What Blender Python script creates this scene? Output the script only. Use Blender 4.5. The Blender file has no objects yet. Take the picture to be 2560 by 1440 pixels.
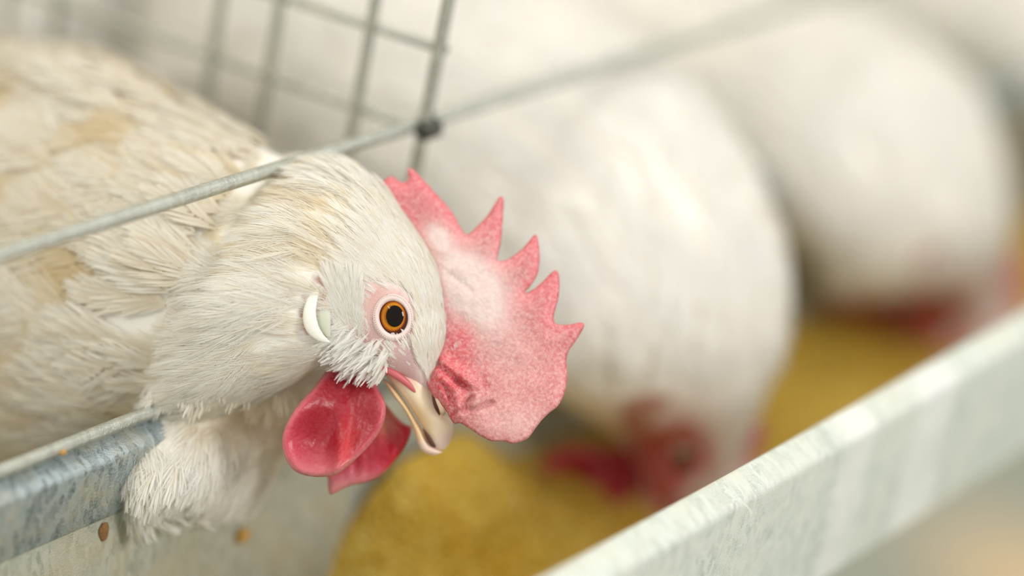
import bpy, bmesh, math, random
import numpy as np
from mathutils import Matrix, Vector, geometry, noise as mnoise

# ------------------------------------------------------------------ camera
# World: X runs along the feed trough, Y into the cages, Z up (metres).
sc = bpy.context.scene
LENS, SENSOR, FOCUS = 85.0, 36.0, 0.67
F = LENS / SENSOR * 2560.0
_X = np.array([.63, .255, .733]); _X /= np.linalg.norm(_X)
_Z = np.array([.22, 1.0, -(_X[0] * .22 + _X[1]) / _X[2]]); _Z /= np.linalg.norm(_Z)
_Y = np.cross(_X, _Z)
M = np.stack([_X, _Y, _Z])                      # columns: camera right, up, forward in world space
RIGHT, UP, FWD = M[:, 0], M[:, 1], M[:, 2]


def ray(px, py):
    px = np.asarray(px, float); py = np.asarray(py, float)
    return np.stack([(px - 1280) / F, (720 - py) / F, np.ones_like(px)], -1)


CAM = np.array([0, 0, .70]) - M @ (ray(540, 470) * FOCUS)


def P(px, py, w=0.0):
    """world point seen at a photograph pixel, w metres beyond the plane of focus"""
    w = np.asarray(w, float)
    return CAM + (ray(px, py) * (FOCUS + w)[..., None]) @ M.T


def proj(p):
    q = (np.asarray(p) - CAM) @ M
    return 1280 + F * q[..., 0] / q[..., 2], 720 - F * q[..., 1] / q[..., 2], q[..., 2] - FOCUS


cam_d = bpy.data.cameras.new('camera')
cam = bpy.data.objects.new('camera', cam_d)
sc.collection.objects.link(cam)
mw = Matrix.Identity(4)
for i in range(3):
    mw[i][0], mw[i][1], mw[i][2], mw[i][3] = RIGHT[i], UP[i], -FWD[i], CAM[i]
cam.matrix_world = mw
cam_d.lens, cam_d.sensor_width = LENS, SENSOR
cam_d.clip_start, cam_d.clip_end = .02, 50
cam_d.dof.use_dof = True
cam_d.dof.focus_distance = FOCUS
cam_d.dof.aperture_fstop = 2.0
sc.camera = cam

# ------------------------------------------------------------------ light
sc.view_settings.view_transform = 'Standard'
sc.view_settings.look = 'None'
sc.view_settings.gamma = 1
sc.view_settings.use_curve_mapping = False
sc.view_settings.exposure = 0.0
sc.cycles.diffuse_bounces = 8
sc.cycles.max_bounces = 14
wd = bpy.data.worlds.new('house_light'); sc.world = wd
wd.use_nodes = True
wd.node_tree.nodes['Background'].inputs[0].default_value = (1.0, .995, .975, 1)
wd.node_tree.nodes['Background'].inputs[1].default_value = .80


def area(name, loc, target, size, power, col):
    l = bpy.data.lights.new(name, 'AREA'); l.shape = 'RECTANGLE'
    l.size, l.size_y = size; l.energy = power; l.color = col
    o = bpy.data.objects.new(name, l); sc.collection.objects.link(o)
    o.location = loc
    o.rotation_euler = (Vector(target) - Vector(loc)).to_track_quat('-Z', 'Y').to_euler()
    return o


area('window_light', (.25, -2.1, 2.0), (.05, 0, .65), (.28, .62), 26, (1, .99, .97))
area('roof_lamp', (.6, -.2, 3.0), (.1, 0, .65), (2.2, 1.2), 7, (1, .99, .97))
area('rear_fill', (-1.3, .5, 2.1), (.2, .25, .62), (.8, .2), 11, (1, .98, .93))  # added fill with no seen source, brightens the flank behind the mesh
area('row_fill', (.1, .36, 1.9), (.1, .5, .2), (1.8, .3), 5, (1, .99, .965))  # added fill above the rear, lightens the back wall and floor

# ------------------------------------------------------------------ materials
rng = np.random.default_rng(11)
random.seed(5)


def srgb(r, g, b):
    f = lambda c: (c / 255 / 12.92) if c / 255 <= .04045 else ((c / 255 + .055) / 1.055) ** 2.4
    return (f(r), f(g), f(b), 1)


class Mat:
    def __init__(s, name):
        s.m = bpy.data.materials.new(name); s.m.use_nodes = True
        s.nt = s.m.node_tree; s.b = s.nt.nodes['Principled BSDF']; s.out = s.nt.nodes['Material Output']

    def n(s, t, **kw):
        x = s.nt.nodes.new(t)
        for k, v in kw.items():
            if k.startswith('i_'):
                key = k[2:].replace('_', ' ')
                x.inputs[key].default_value = v
            else:
                setattr(x, k, v)
        return x

    def l(s, a, b): s.nt.links.new(a, b)

    def set(s, **kw):
        for k, v in kw.items(): s.b.inputs[k.replace('_', ' ')].default_value = v
        return s

    def coords(s, scale=(1, 1, 1), kind='Object', rot=(0, 0, 0)):
        tc = s.n('ShaderNodeTexCoord'); mp = s.n('ShaderNodeMapping')
        mp.inputs['Scale'].default_value = scale; mp.inputs['Rotation'].default_value = rot
        s.l(tc.outputs[kind], mp.inputs['Vector']); return mp.outputs['Vector']

    def noise(s, vec, scale, detail=4, rough=.55, dist=0):
        x = s.n('ShaderNodeTexNoise'); x.inputs['Scale'].default_value = scale
        x.inputs['Detail'].default_value = detail; x.inputs['Roughness'].default_value = rough
        x.inputs['Distortion'].default_value = dist
        s.l(vec, x.inputs['Vector']); return x.outputs['Fac']

    def ramp(s, fac, stops):
        x = s.n('ShaderNodeValToRGB'); e = x.color_ramp.elements
        while len(e) < len(stops): e.new(.5)
        for el, (p, c) in zip(e, stops): el.position = p; el.color = c
        s.l(fac, x.inputs['Fac']); return x.outputs['Color']

    def mix(s, fac, a, b, mode='MIX'):
        x = s.n('ShaderNodeMix', data_type='RGBA', blend_type=mode)
        for sock, v in ((x.inputs[0], fac), (x.inputs[6], a), (x.inputs[7], b)):
            if isinstance(v, (int, float, tuple)): sock.default_value = v
            else: s.l(v, sock)
        return x.outputs[2]

    def attr(s, name):
        return s.n('ShaderNodeAttribute', attribute_name=name)

    def bump(s, h, strength=.3, dist=.001):
        x = s.n('ShaderNodeBump'); x.inputs['Strength'].default_value = strength
        x.inputs['Distance'].default_value = dist
        s.l(h, x.inputs['Height']); s.l(x.outputs['Normal'], s.b.inputs['Normal'])


def feather_mat(name, col, warm, trans=.3):
    m = Mat(name)
    d = m.n('ShaderNodeBsdfDiffuse'); t = m.n('ShaderNodeBsdfTranslucent'); mx = m.n('ShaderNodeMixShader')
    a = m.attr('tint')
    c = m.mix(a.outputs['Fac'], col, warm)
    m.l(c, d.inputs['Color']); m.l(c, t.inputs['Color'])
    mx.inputs[0].default_value = trans
    m.l(d.outputs[0], mx.inputs[1]); m.l(t.outputs[0], mx.inputs[2]); m.l(mx.outputs[0], m.out.inputs['Surface'])
    return m.m


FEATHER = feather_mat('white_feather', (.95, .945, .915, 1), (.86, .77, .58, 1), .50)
FARF = feather_mat('far_feather', (.94, .93, .905, 1), (.90, .84, .72, 1), .5)
BODYF = feather_mat('body_feather', (.88, .855, .785, 1), (.77, .65, .42, 1), .45)


def skin_mat():
    m = Mat('hen_skin'); m.set(Roughness=.6, Specular_IOR_Level=.25, Subsurface_Weight=.2, Subsurface_Scale=.002)
    m.b.inputs['Subsurface Radius'].default_value = (1, .4, .25)
    a = m.attr('col'); v = m.coords((1, 1, 1))
    c = m.mix(m.noise(v, 900, 3), a.outputs['Color'], (.75, .62, .55, 1))
    cc = m.mix(.18, a.outputs['Color'], c)
    m.l(cc, m.b.inputs['Base Color']); m.bump(m.noise(v, 1600, 3), .35, .0004)
    return m.m


def flesh_mat(name, speck, bump=.35, rough=.42, sss=.25):
    """red flesh: colour attribute 'col' with powdery bloom 'bloom'"""
    m = Mat(name); m.set(Roughness=rough, Specular_IOR_Level=.4, Subsurface_Weight=sss, Subsurface_Scale=.003)
    m.b.inputs['Subsurface Radius'].default_value = (1, .25, .18)
    a = m.attr('col'); bl = m.attr('bloom'); v = m.coords((1, 1, 1))
    fine = m.ramp(m.noise(v, 1100, 5, .65, .6), [(.40, (0, 0, 0, 1)), (.66, (1, 1, 1, 1))])
    pebble = m.n('ShaderNodeTexVoronoi', feature='SMOOTH_F1'); pebble.inputs['Scale'].default_value = 900
    m.l(v, pebble.inputs['Vector'])
    c = m.mix(speck, a.outputs['Color'], m.mix(fine, a.outputs['Color'], (.80, .56, .52, 1)))
    mm = m.n('ShaderNodeMath', operation='MULTIPLY_ADD')
    m.l(m.noise(v, 700, 5, .7), mm.inputs[0]); mm.inputs[1].default_value = .9; mm.inputs[2].default_value = .45
    m2 = m.n('ShaderNodeMath', operation='MULTIPLY', use_clamp=True)
    m.l(mm.outputs[0], m2.inputs[0]); m.l(bl.outputs['Fac'], m2.inputs[1])
    c = m.mix(m2.outputs[0], c, (.70, .57, .52, 1))
    m.l(c, m.b.inputs['Base Color'])
    ad = m.n('ShaderNodeMath', operation='ADD')
    m.l(pebble.outputs['Distance'], ad.inputs[0]); m.l(m.noise(v, 500, 4), ad.inputs[1])
    m.bump(ad.outputs[0], bump, .0009)
    return m.m


def plain(name, col, rough=.5, spec=.5, metal=0, sss=0, coat=0):
    m = Mat(name); m.set(Roughness=rough, Specular_IOR_Level=spec, Metallic=metal, Subsurface_Weight=sss, Coat_Weight=coat)
    m.b.inputs['Base Color'].default_value = col
    m.b.inputs['Subsurface Scale'].default_value = .002
    v = m.coords(); m.bump(m.noise(v, 900, 3), .12, .0004)
    return m.m


def beak_mat():
    m = Mat('beak_horn'); m.set(Roughness=.33, Specular_IOR_Level=.5, Subsurface_Weight=.3, Subsurface_Scale=.002)
    a = m.attr('col'); v = m.coords()
    c = m.mix(m.noise(v, 260, 3), a.outputs['Color'], (.80, .62, .42, 1))
    c = m.mix(.15, a.outputs['Color'], c)
    m.l(c, m.b.inputs['Base Color']); m.bump(m.noise(v, 700, 3), .2, .0004)
    return m.m


def galvanised(name, dark, light, dust, dust_amt, metal, rough, streaks=()):
    m = Mat(name); m.set(Metallic=metal, Roughness=rough, Specular_IOR_Level=.4)
    v = m.coords()
    sp = m.n('ShaderNodeTexVoronoi', feature='F1'); sp.inputs['Scale'].default_value = 700
    m.l(m.coords((1, .35, .35)), sp.inputs['Vector'])
    c = m.ramp(sp.outputs['Color'], [(.15, dark), (.75, light)])
    c = m.mix(m.ramp(m.noise(v, 1500, 2), [(.45, (0, 0, 0, 1)), (.72, (1, 1, 1, 1))]), c, light)
    dm = m.ramp(m.noise(v, 60, 8, .72), [(.5 - dust_amt, (0, 0, 0, 1)), (.72 - dust_amt * .6, (1, 1, 1, 1))])
    c = m.mix(dm, c, dust)
    for (x0, x1, col) in streaks:                # pale bands across the face, each within an X range
        tc = m.n('ShaderNodeTexCoord'); sx = m.n('ShaderNodeSeparateXYZ'); m.l(tc.outputs['Object'], sx.inputs[0])
        nn = m.n('ShaderNodeMath', operation='MULTIPLY_ADD'); m.l(m.noise(v, 45, 5), nn.inputs[0])
        nn.inputs[1].default_value = .012; m.l(sx.outputs['X'], nn.inputs[2])
        mr = m.n('ShaderNodeMapRange'); mr.inputs[1].default_value = x0; mr.inputs[2].default_value = x1
        m.l(nn.outputs[0], mr.inputs[0])
        w = m.ramp(mr.outputs[0], [(0, (0, 0, 0, 1)), (.25, (.8, .8, .8, 1)), (.75, (.8, .8, .8, 1)), (1, (0, 0, 0, 1))])
        c = m.mix(w, c, col)
    m.l(c, m.b.inputs['Base Color'])
    inv = m.n('ShaderNodeMath', operation='MULTIPLY_ADD'); inv.inputs[1].default_value = -metal; inv.inputs[2].default_value = metal
    m.l(dm, inv.inputs[0]); m.l(inv.outputs[0], m.b.inputs['Metallic'])
    ad = m.n('ShaderNodeMath', operation='ADD'); m.l(m.noise(v, 1800, 4, .7), ad.inputs[0]); m.l(m.noise(v, 300, 6, .7), ad.inputs[1])
    m.bump(ad.outputs[0], .5, .0008)
    return m.m


SKIN = skin_mat()
COMB = flesh_mat('comb_flesh', .46, .28, .45, .08)
WATTLE = flesh_mat('wattle_flesh', .05, .16, .36, .15)
BEAK = beak_mat()
EARLOBE = plain('earlobe_skin', srgb(236, 234, 222), .45, .4, sss=.2)
EARFLAP = plain('ear_lining_skin', srgb(205, 208, 188), .5, .4, sss=.2)
LID = plain('eyelid_skin', srgb(228, 208, 202), .45, .4, sss=.2)
NOSTRIL = plain('nostril_dark', srgb(90, 45, 30), .6)
GAPE = plain('gape_skin', srgb(204, 104, 108), .42, .5, sss=.25)
LEGM = plain('leg_scale', srgb(226, 196, 128), .5)
WIRE = galvanised('wire_zinc', srgb(176, 178, 168), srgb(196, 198, 188), srgb(186, 182, 164), -.06, .85, .27)
BARM = galvanised('inner_lip_zinc', srgb(128, 140, 142), srgb(184, 196, 198), srgb(180, 172, 144), .02, .7, .40)
RIMM = galvanised('rim_zinc', srgb(186, 194, 182), srgb(224, 230, 220), srgb(216, 216, 202), .10, .4, .42,
                  streaks=((.122, .146, srgb(235, 235, 226)), (.166, .196, srgb(235, 236, 228))))
CHAN = galvanised('channel_zinc', srgb(160, 162, 148), srgb(196, 198, 184), srgb(186, 178, 150), .06, .35, .5)
KNOT = plain('wire_clip_dark', srgb(82, 82, 74), .5, .5, .6)


def eye_mat():
    """eyeball: black pupil, orange iris, dark rim, by distance from the eye's own axis (local Z)"""
    m = Mat('eyeball'); m.set(Roughness=.03, Specular_IOR_Level=.16)
    tc = m.n('ShaderNodeTexCoord'); sx = m.n('ShaderNodeSeparateXYZ'); m.l(tc.outputs['Object'], sx.inputs[0])
    def radial(off):
        ad = m.n('ShaderNodeMath', operation='SUBTRACT'); m.l(sx.outputs['X'], ad.inputs[0]); ad.inputs[1].default_value = off
        cb = m.n('ShaderNodeCombineXYZ'); m.l(ad.outputs[0], cb.inputs[0]); m.l(sx.outputs['Y'], cb.inputs[1])
        ln = m.n('ShaderNodeVectorMath', operation='LENGTH'); m.l(cb.outputs[0], ln.inputs[0])
        mr = m.n('ShaderNodeMapRange'); mr.inputs[1].default_value = 0; mr.inputs[2].default_value = .0055
        m.l(ln.outputs['Value'], mr.inputs[0]); return mr.outputs[0]
    c = m.ramp(radial(-.0001), [(.45, srgb(176, 104, 20)), (.56, srgb(222, 146, 36)), (.64, srgb(200, 112, 30)), (.71, srgb(106, 50, 20)), (.78, srgb(74, 40, 34))])
    c = m.mix(m.ramp(radial(.0005), [(.475, (1, 1, 1, 1)), (.52, (0, 0, 0, 1))]), c, (.004, .003, .003, 1))
    v = m.coords((1, 1, 1)); c = m.mix(m.noise(v, 1500, 3), c, m.mix(.35, c, (.02, .01, .0, 1)))
    m.l(c, m.b.inputs['Base Color'])
    return m.m


EYE = eye_mat()


def feed_mat():
    m = Mat('yellow_feed_mash'); m.set(Roughness=.9, Specular_IOR_Level=.15)
    v = m.coords()
    vo = m.n('ShaderNodeTexVoronoi'); vo.inputs['Scale'].default_value = 420; m.l(v, vo.inputs['Vector'])
    c = m.ramp(vo.outputs['Color'], [(.1, srgb(196, 154, 52)), (.5, srgb(224, 186, 80)), (.9, srgb(236, 208, 116))])
    c = m.mix(m.ramp(m.noise(v, 22, 4), [(.35, (0, 0, 0, 1)), (.7, (.6, .6, .6, 1))]), c, srgb(202, 154, 40))
    m.l(c, m.b.inputs['Base Color']); m.bump(vo.outputs['Distance'], .9, .003)
    return m.m


FEED = feed_mat()


def concrete(name, a, b, sc1=3):
    m = Mat(name); m.set(Roughness=.85, Specular_IOR_Level=.2)
    v = m.coords()
    c = m.ramp(m.noise(v, sc1, 6), [(.3, a), (.7, b)])
    c = m.mix(m.noise(v, 90, 3), c, m.mix(.25, c, (.3, .28, .22, 1)))
    m.l(c, m.b.inputs['Base Color']); m.bump(m.noise(v, 60, 5), .3, .004)
    return m.m


# ------------------------------------------------------------------ object helpers
def mesh_obj(name, V, faces, mat, parent=None, origin=(0, 0, 0), smooth=True, attrs=None, kind=None):
    """one mesh object; V in world space, stored relative to origin"""
    me = bpy.data.meshes.new(name)
    V = np.asarray(V, float) - np.asarray(origin, float)
    if isinstance(faces, np.ndarray):
        n, k = faces.shape
        me.vertices.add(len(V)); me.vertices.foreach_set('co', V.astype(np.float32).ravel())
        me.loops.add(n * k); me.loops.foreach_set('vertex_index', faces.astype(np.int32).ravel())
        me.polygons.add(n)
        me.polygons.foreach_set('loop_start', np.arange(0, n * k, k, dtype=np.int32))
        me.polygons.foreach_set('loop_total', np.full(n, k, dtype=np.int32))
        me.update(calc_edges=True)
    else:
        me.from_pydata([tuple(v) for v in V], [], faces); me.update()
    if smooth: me.polygons.foreach_set('use_smooth', np.ones(len(me.polygons), bool))
    for an, val in (attrs or {}).items():
        val = np.asarray(val, np.float32)
        if val.ndim == 1:
            a = me.attributes.new(an, 'FLOAT', 'POINT'); a.data.foreach_set('value', val)
        else:
            a = me.attributes.new(an, 'FLOAT_COLOR', 'POINT'); a.data.foreach_set('color', val.ravel())
    me.materials.append(mat)
    o = bpy.data.objects.new(name, me); sc.collection.objects.link(o)
    if parent is not None: o.parent = parent
    else: o.location = origin
    if kind: o['kind'] = kind
    return o


def root(name, loc, label, cat, group=None):
    o = bpy.data.objects.new(name, None); sc.collection.objects.link(o)
    o.empty_display_size = .02; o.location = loc
    o['label'] = label; o['category'] = cat
    if group: o['group'] = group
    return o


def tag(o, label, cat, group=None):
    o['label'] = label; o['category'] = cat
    if group: o['group'] = group
    return o


def copy_tree(o, parent=None):
    c = o.copy(); sc.collection.objects.link(c)
    if parent is not None: c.parent = parent
    for ch in list(o.children): copy_tree(ch, c)
    return c


def catmull(A, t):
    A = np.asarray(A, float); n = len(A); t = np.clip(np.asarray(t, float), 0, n - 1 - 1e-6)
    i = np.floor(t).astype(int); f = (t - i)
    sh = (slice(None),) + (None,) * (A.ndim - 1); f = f[sh]
    g = lambda k: A[np.clip(k, 0, n - 1)]
    p0, p1, p2, p3 = g(i - 1), g(i), g(i + 1), g(i + 2)
    return .5 * (2 * p1 + (p2 - p0) * f + (2 * p0 - 5 * p1 + 4 * p2 - p3) * f ** 2 + (3 * p1 - p0 - 3 * p2 + p3) * f ** 3)


class Loft:
    """continuous tube through rings: centre C, dorsal half axis A, near-side half axis B"""

    def __init__(s, rings, T=None):
        if rings and len(rings[0]) == 6:
            C, A, B = [], [], []
            for (tx, ty, bx, by, w, h) in rings:
                w0, w1 = w if isinstance(w, tuple) else (w, w)
                t, b = P(tx, ty, w0 / 1000), P(bx, by, w1 / 1000)
                C.append((t + b) / 2); A.append((t - b) / 2); B.append(-FWD * h / 1000)
            s.C, s.A, s.B = map(np.array, (C, A, B))
        else:
            s.C, s.A, s.B = (np.array([r[i] for r in rings]) for i in range(3))
        s.n = len(s.C)

    def rings(s): return [(s.C[i], s.A[i], s.B[i]) for i in range(s.n)]

    def S(s, t, th):
        c, sn = np.cos(th), np.sin(th)
        return catmull(s.C, t) + catmull(s.A, t) * c[..., None] + catmull(s.B, t) * sn[..., None]

    def frame(s, t, th):
        e = .02
        p = s.S(t, th)
        d = s.S(np.minimum(t + e, s.n - 1), th) - s.S(np.maximum(t - e, 0), th)
        q = s.S(t, th + .03) - s.S(t, th - .03)
        d /= np.linalg.norm(d, axis=-1, keepdims=True) + 1e-12
        n = np.cross(q, d)
        n /= np.linalg.norm(n, axis=-1, keepdims=True) + 1e-12
        out = p - catmull(s.C, t)
        sg = np.sign((n * out).sum(-1, keepdims=True)); n = n * np.where(sg == 0, 1, sg)
        d = d - n * (d * n).sum(-1, keepdims=True); d /= np.linalg.norm(d, axis=-1, keepdims=True) + 1e-12
        return p, d, n

    def mesh(s, nt, nth, close=True):
        t = np.linspace(0, s.n - 1, nt); th = np.linspace(0, 2 * np.pi, nth, endpoint=False)
        tt, hh = np.meshgrid(t, th, indexing='ij')
        V = s.S(tt.ravel(), hh.ravel())
        i, j = np.meshgrid(np.arange(nt - 1), np.arange(nth), indexing='ij'); j2 = (j + 1) % nth
        Q = np.stack([i * nth + j, (i + 1) * nth + j, (i + 1) * nth + j2, i * nth + j2], -1).reshape(-1, 4)
        faces = [tuple(q) for q in Q.tolist()]
        faces.append(tuple(range(nth))); faces.append(tuple(reversed(range((nt - 1) * nth, nt * nth))))
        return V, faces, tt.ravel(), hh.ravel()

    def sample(s, count, t0, t1, th0=0, th1=2 * np.pi, dens=None):
        """random roots, uniform by area"""
        m = count * 6
        t = rng.uniform(t0, t1, m); th = rng.uniform(th0, th1, m); e = .01
        a = (s.S(np.minimum(t + e, s.n - 1), th) - s.S(np.maximum(t - e, 0), th)); b = s.S(t, th + e) - s.S(t, th - e)
        ar = np.linalg.norm(np.cross(a, b), axis=-1)
        if dens is not None: ar = ar * dens(t, th)
        k = rng.choice(m, count, replace=False, p=ar / ar.sum())
        return t[k], th[k]


def tube(pts, rad, nth=10, cap=True):
    """round tube along points (world); rad scalar or per point"""
    pts = np.asarray(pts, float); n = len(pts); rad = np.broadcast_to(np.asarray(rad, float), (n,))
    tan = np.gradient(pts, axis=0); tan /= np.linalg.norm(tan, axis=1, keepdims=True)
    up = np.array([0, 0, 1.]) if abs(tan[0][2]) < .9 else np.array([0, 1., 0])
    V = []
    for i in range(n):
        a = np.cross(tan[i], up); a /= np.linalg.norm(a); b = np.cross(a, tan[i])
        th = np.linspace(0, 2 * np.pi, nth, endpoint=False)
        V.append(pts[i] + rad[i] * (np.cos(th)[:, None] * a + np.sin(th)[:, None] * b))
    V = np.concatenate(V)
    faces = [(i * nth + j, i * nth + (j + 1) % nth, (i + 1) * nth + (j + 1) % nth, (i + 1) * nth + j) for i in range(n - 1) for j in range(nth)]
    faces.append(tuple(reversed(range(nth)))); faces.append(tuple(range((n - 1) * nth, n * nth)))
    return V, faces


def smooth_line(p, m):
    return catmull(np.asarray(p, float), np.linspace(0, len(p) - 1, m))


def in_poly(px, py, poly):
    px = np.asarray(px); py = np.asarray(py); r = np.zeros(px.shape, bool); n = len(poly)
    for i in range(n):
        x0, y0 = poly[i]; x1, y1 = poly[(i + 1) % n]
        if y0 == y1: continue
        c = ((y0 > py) != (y1 > py)) & (px < (x1 - x0) * (py - y0) / (y1 - y0) + x0)
        r ^= c
    return r


def dist_line(px, py, line, closed=False):
    px = np.asarray(px, float); py = np.asarray(py, float); best = np.full(px.shape, 1e9)
    L = list(line) + ([line[0]] if closed else [])
    for (x0, y0), (x1, y1) in zip(L[:-1], L[1:]):
        dx, dy = x1 - x0, y1 - y0; q = dx * dx + dy * dy + 1e-9
        u = np.clip(((px - x0) * dx + (py - y0) * dy) / q, 0, 1)
        best = np.minimum(best, np.hypot(px - x0 - u * dx, py - y0 - u * dy))
    return best


def blob(px, py, x, y, rx, ry=None, ang=0):
    ry = ry or rx; a = math.radians(ang); dx, dy = px - x, py - y
    u = dx * math.cos(a) + dy * math.sin(a); v = -dx * math.sin(a) + dy * math.cos(a)
    return np.exp(-(u / rx) ** 2 - (v / ry) ** 2)


def vnoise(px, py, s, z=0.0):
    return np.array([mnoise.noise(Vector((a / s, b / s, z))) for a, b in zip(px, py)])


def smoothstep(a, b, x):
    t = np.clip((x - a) / (b - a), 0, 1); return t * t * (3 - 2 * t)


def sheet(outline, step, wmid, half, near_disp=None, sub=6, ostep=None):
    """a fleshy sheet with an outline, a mid surface wmid (mm) and half thickness half(dist_px) (mm).
    returns world verts, faces, px, py, side"""
    ol = smooth_line(outline + [outline[0]], len(outline) * sub)[:-1]
    keep = [ol[0]]
    for p in ol[1:]:
        if np.hypot(*(p - keep[-1])) > (ostep or step * .7): keep.append(p)
    ol = np.array(keep); n = len(ol)
    x0, y0 = ol.min(0); x1, y1 = ol.max(0)
    gx, gy = np.meshgrid(np.arange(x0, x1, step), np.arange(y0, y1, step * .866))
    gx = gx + (np.arange(gx.shape[0]) % 2)[:, None] * step / 2
    gx, gy = gx.ravel(), gy.ravel()
    ok = in_poly(gx, gy, ol.tolist()) & (dist_line(gx, gy, ol.tolist(), True) > step * .6)
    pts = np.concatenate([ol, np.stack([gx[ok], gy[ok]], -1)])
    res = geometry.delaunay_2d_cdt([Vector(p) for p in pts], [(i, (i + 1) % n) for i in range(n)], [list(range(n))], 1, 1e-6)
    vp = np.array([tuple(v) for v in res[0]]); tri = np.array([f for f in res[2] if len(f) == 3])
    px, py = vp[:, 0], vp[:, 1]
    d = dist_line(px, py, ol.tolist(), True)
    onb = d < 1e-3
    w = wmid(px, py); h = half(d, px, py); h = np.where(onb, 0, h)
    nd = near_disp(px, py, d) if near_disp is not None else 0
    near = P(px, py, (w - h - np.where(onb, 0, nd)) / 1000); far = P(px, py, (w + h) / 1000)
    N = len(vp); mapf = np.arange(N) + N; mapf[onb] = np.nonzero(onb)[0]
    V = np.concatenate([near, far])
    a, b, c = vp[tri[:, 0]], vp[tri[:, 1]], vp[tri[:, 2]]
    cr = (b[:, 0] - a[:, 0]) * (c[:, 1] - a[:, 1]) - (b[:, 1] - a[:, 1]) * (c[:, 0] - a[:, 0])
    tri = np.where((cr > 0)[:, None], tri[:, ::-1], tri)
    faces = np.concatenate([tri, mapf[tri[:, ::-1]]])
    used = np.unique(faces); re = np.full(2 * N, -1); re[used] = np.arange(len(used))
    px2, py2, d2 = (np.concatenate([q, q])[used] for q in (px, py, d))
    return V[used], re[faces], px2, py2, d2


# ------------------------------------------------------------------ plumage
def plumes(p, d, n, L, W, lift, curl, K, bw, fuzz=.15, tipw=.25, spread=.3, tintv=.25, grad=.12, toff=None):
    """barbed feathers: every barb is a tapering ribbon. Arrays per feather; K barbs each."""
    Fn = len(p); b = np.cross(n, d)
    k = np.arange(K); s0 = (k // 2) / max(1, (K + 1) // 2 - 1) * .72
    side = np.where(k % 2 == 0, 1., -1.)
    L_, W_ = L[:, None], W[:, None]
    s0 = np.clip(s0[None] + rng.uniform(-.04, .04, (Fn, K)), 0, .8)
    s1 = np.minimum(s0 + spread + rng.uniform(-.06, .1, (Fn, K)), 1.06)
    env = np.sqrt(np.clip(np.sin(np.pi * np.clip(.12 + .80 * s1, 0, 1)), 0.02, 1))
    lat = side[None] * W_ * env * rng.uniform(.55, 1.05, (Fn, K)) * (1 - .75 * (s0 / .8) ** 2)
    lf, cu = lift[:, None], curl[:, None]

    def R(s, y, z):
        return (p[:, None] + d[:, None] * (L_ * s)[..., None] + b[:, None] * y[..., None]
                + n[:, None] * (L_ * (lf * s - cu * s * s) + z)[..., None])
    fz = rng.normal(0, 1, (Fn, K)) * W_ * fuzz
    a0 = R(s0, lat * .06, fz * 0)
    a1 = R(s0 * .45 + s1 * .55, lat * .62, fz * .4)
    a2 = R(s1, lat, fz)
    dirv = a2 - a0; dirv /= np.linalg.norm(dirv, axis=-1, keepdims=True) + 1e-12
    wv = np.cross(np.broadcast_to(n[:, None], dirv.shape), dirv)
    tilt = rng.normal(0, .2, (Fn, K))[..., None]
    wv = wv + n[:, None] * tilt
    wv /= np.linalg.norm(wv, axis=-1, keepdims=True) + 1e-12
    bwv = (bw * rng.uniform(.7, 1.3, (Fn, K)))[..., None]
    V = np.stack([a0 - wv * bwv * .7, a0 + wv * bwv * .7, a1 - wv * bwv, a1 + wv * bwv, a2 - wv * bwv * tipw, a2 + wv * bwv * tipw], 2)
    nb = Fn * K
    V = V.reshape(nb * 6, 3)
    base = np.arange(nb)[:, None] * 6
    Q = np.concatenate([base + np.array([[0, 1, 3, 2]]), base + np.array([[2, 3, 5, 4]])])
    tint = np.clip(rng.normal(.3, .25, Fn), 0, 1) * tintv * 2
    if toff is not None: tint = tint + toff
    tint = np.repeat(np.clip(tint, 0, 1), K * 6) + grad * np.tile([1, 1, .35, .35, 0, 0], nb) - .25 * grad  # tan bases: shade between the feathers put into the tint
    tint = np.clip(tint, 0, 1)
    return V, Q, tint


def join_plumes(lst):
    V, Q, T, o = [], [], [], 0
    for v, q, t in lst:
        V.append(v); Q.append(q + o); T.append(t); o += len(v)
    return np.concatenate(V), np.concatenate(Q), np.concatenate(T)


def ruffle(p, sc_):
    q = p / sc_
    return np.array([mnoise.noise(Vector(x)) for x in q])


def unify(lofts, voxel, smooth_it):
    """fuse overlapping lofts into one continuous skin"""
    V, Fc, o = [], [], 0
    for lf, nt, nth in lofts:
        v, f, _, _ = lf.mesh(nt, nth); V.append(v); Fc += [tuple(i + o for i in q) for q in f]; o += len(v)
    V = np.concatenate(V)
    me = bpy.data.meshes.new('tmp'); me.from_pydata([tuple(x) for x in V], [], Fc); me.update()
    bm = bmesh.new(); bm.from_mesh(me); bmesh.ops.recalc_face_normals(bm, faces=bm.faces); bm.to_mesh(me); bm.free()
    ob = bpy.data.objects.new('tmp', me); sc.collection.objects.link(ob)
    r = ob.modifiers.new('r', 'REMESH'); r.mode = 'VOXEL'; r.voxel_size = voxel
    s = ob.modifiers.new('s', 'SMOOTH'); s.iterations = smooth_it; s.factor = .5
    dg = bpy.context.evaluated_depsgraph_get(); ev = ob.evaluated_get(dg); m2 = ev.to_mesh()
    vv = np.empty(len(m2.vertices) * 3, np.float32); m2.vertices.foreach_get('co', vv)
    ff = [tuple(pl.vertices) for pl in m2.polygons]
    ev.to_mesh_clear(); bpy.data.objects.remove(ob); bpy.data.meshes.remove(me)
    return vv.reshape(-1, 3).astype(float), ff


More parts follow.
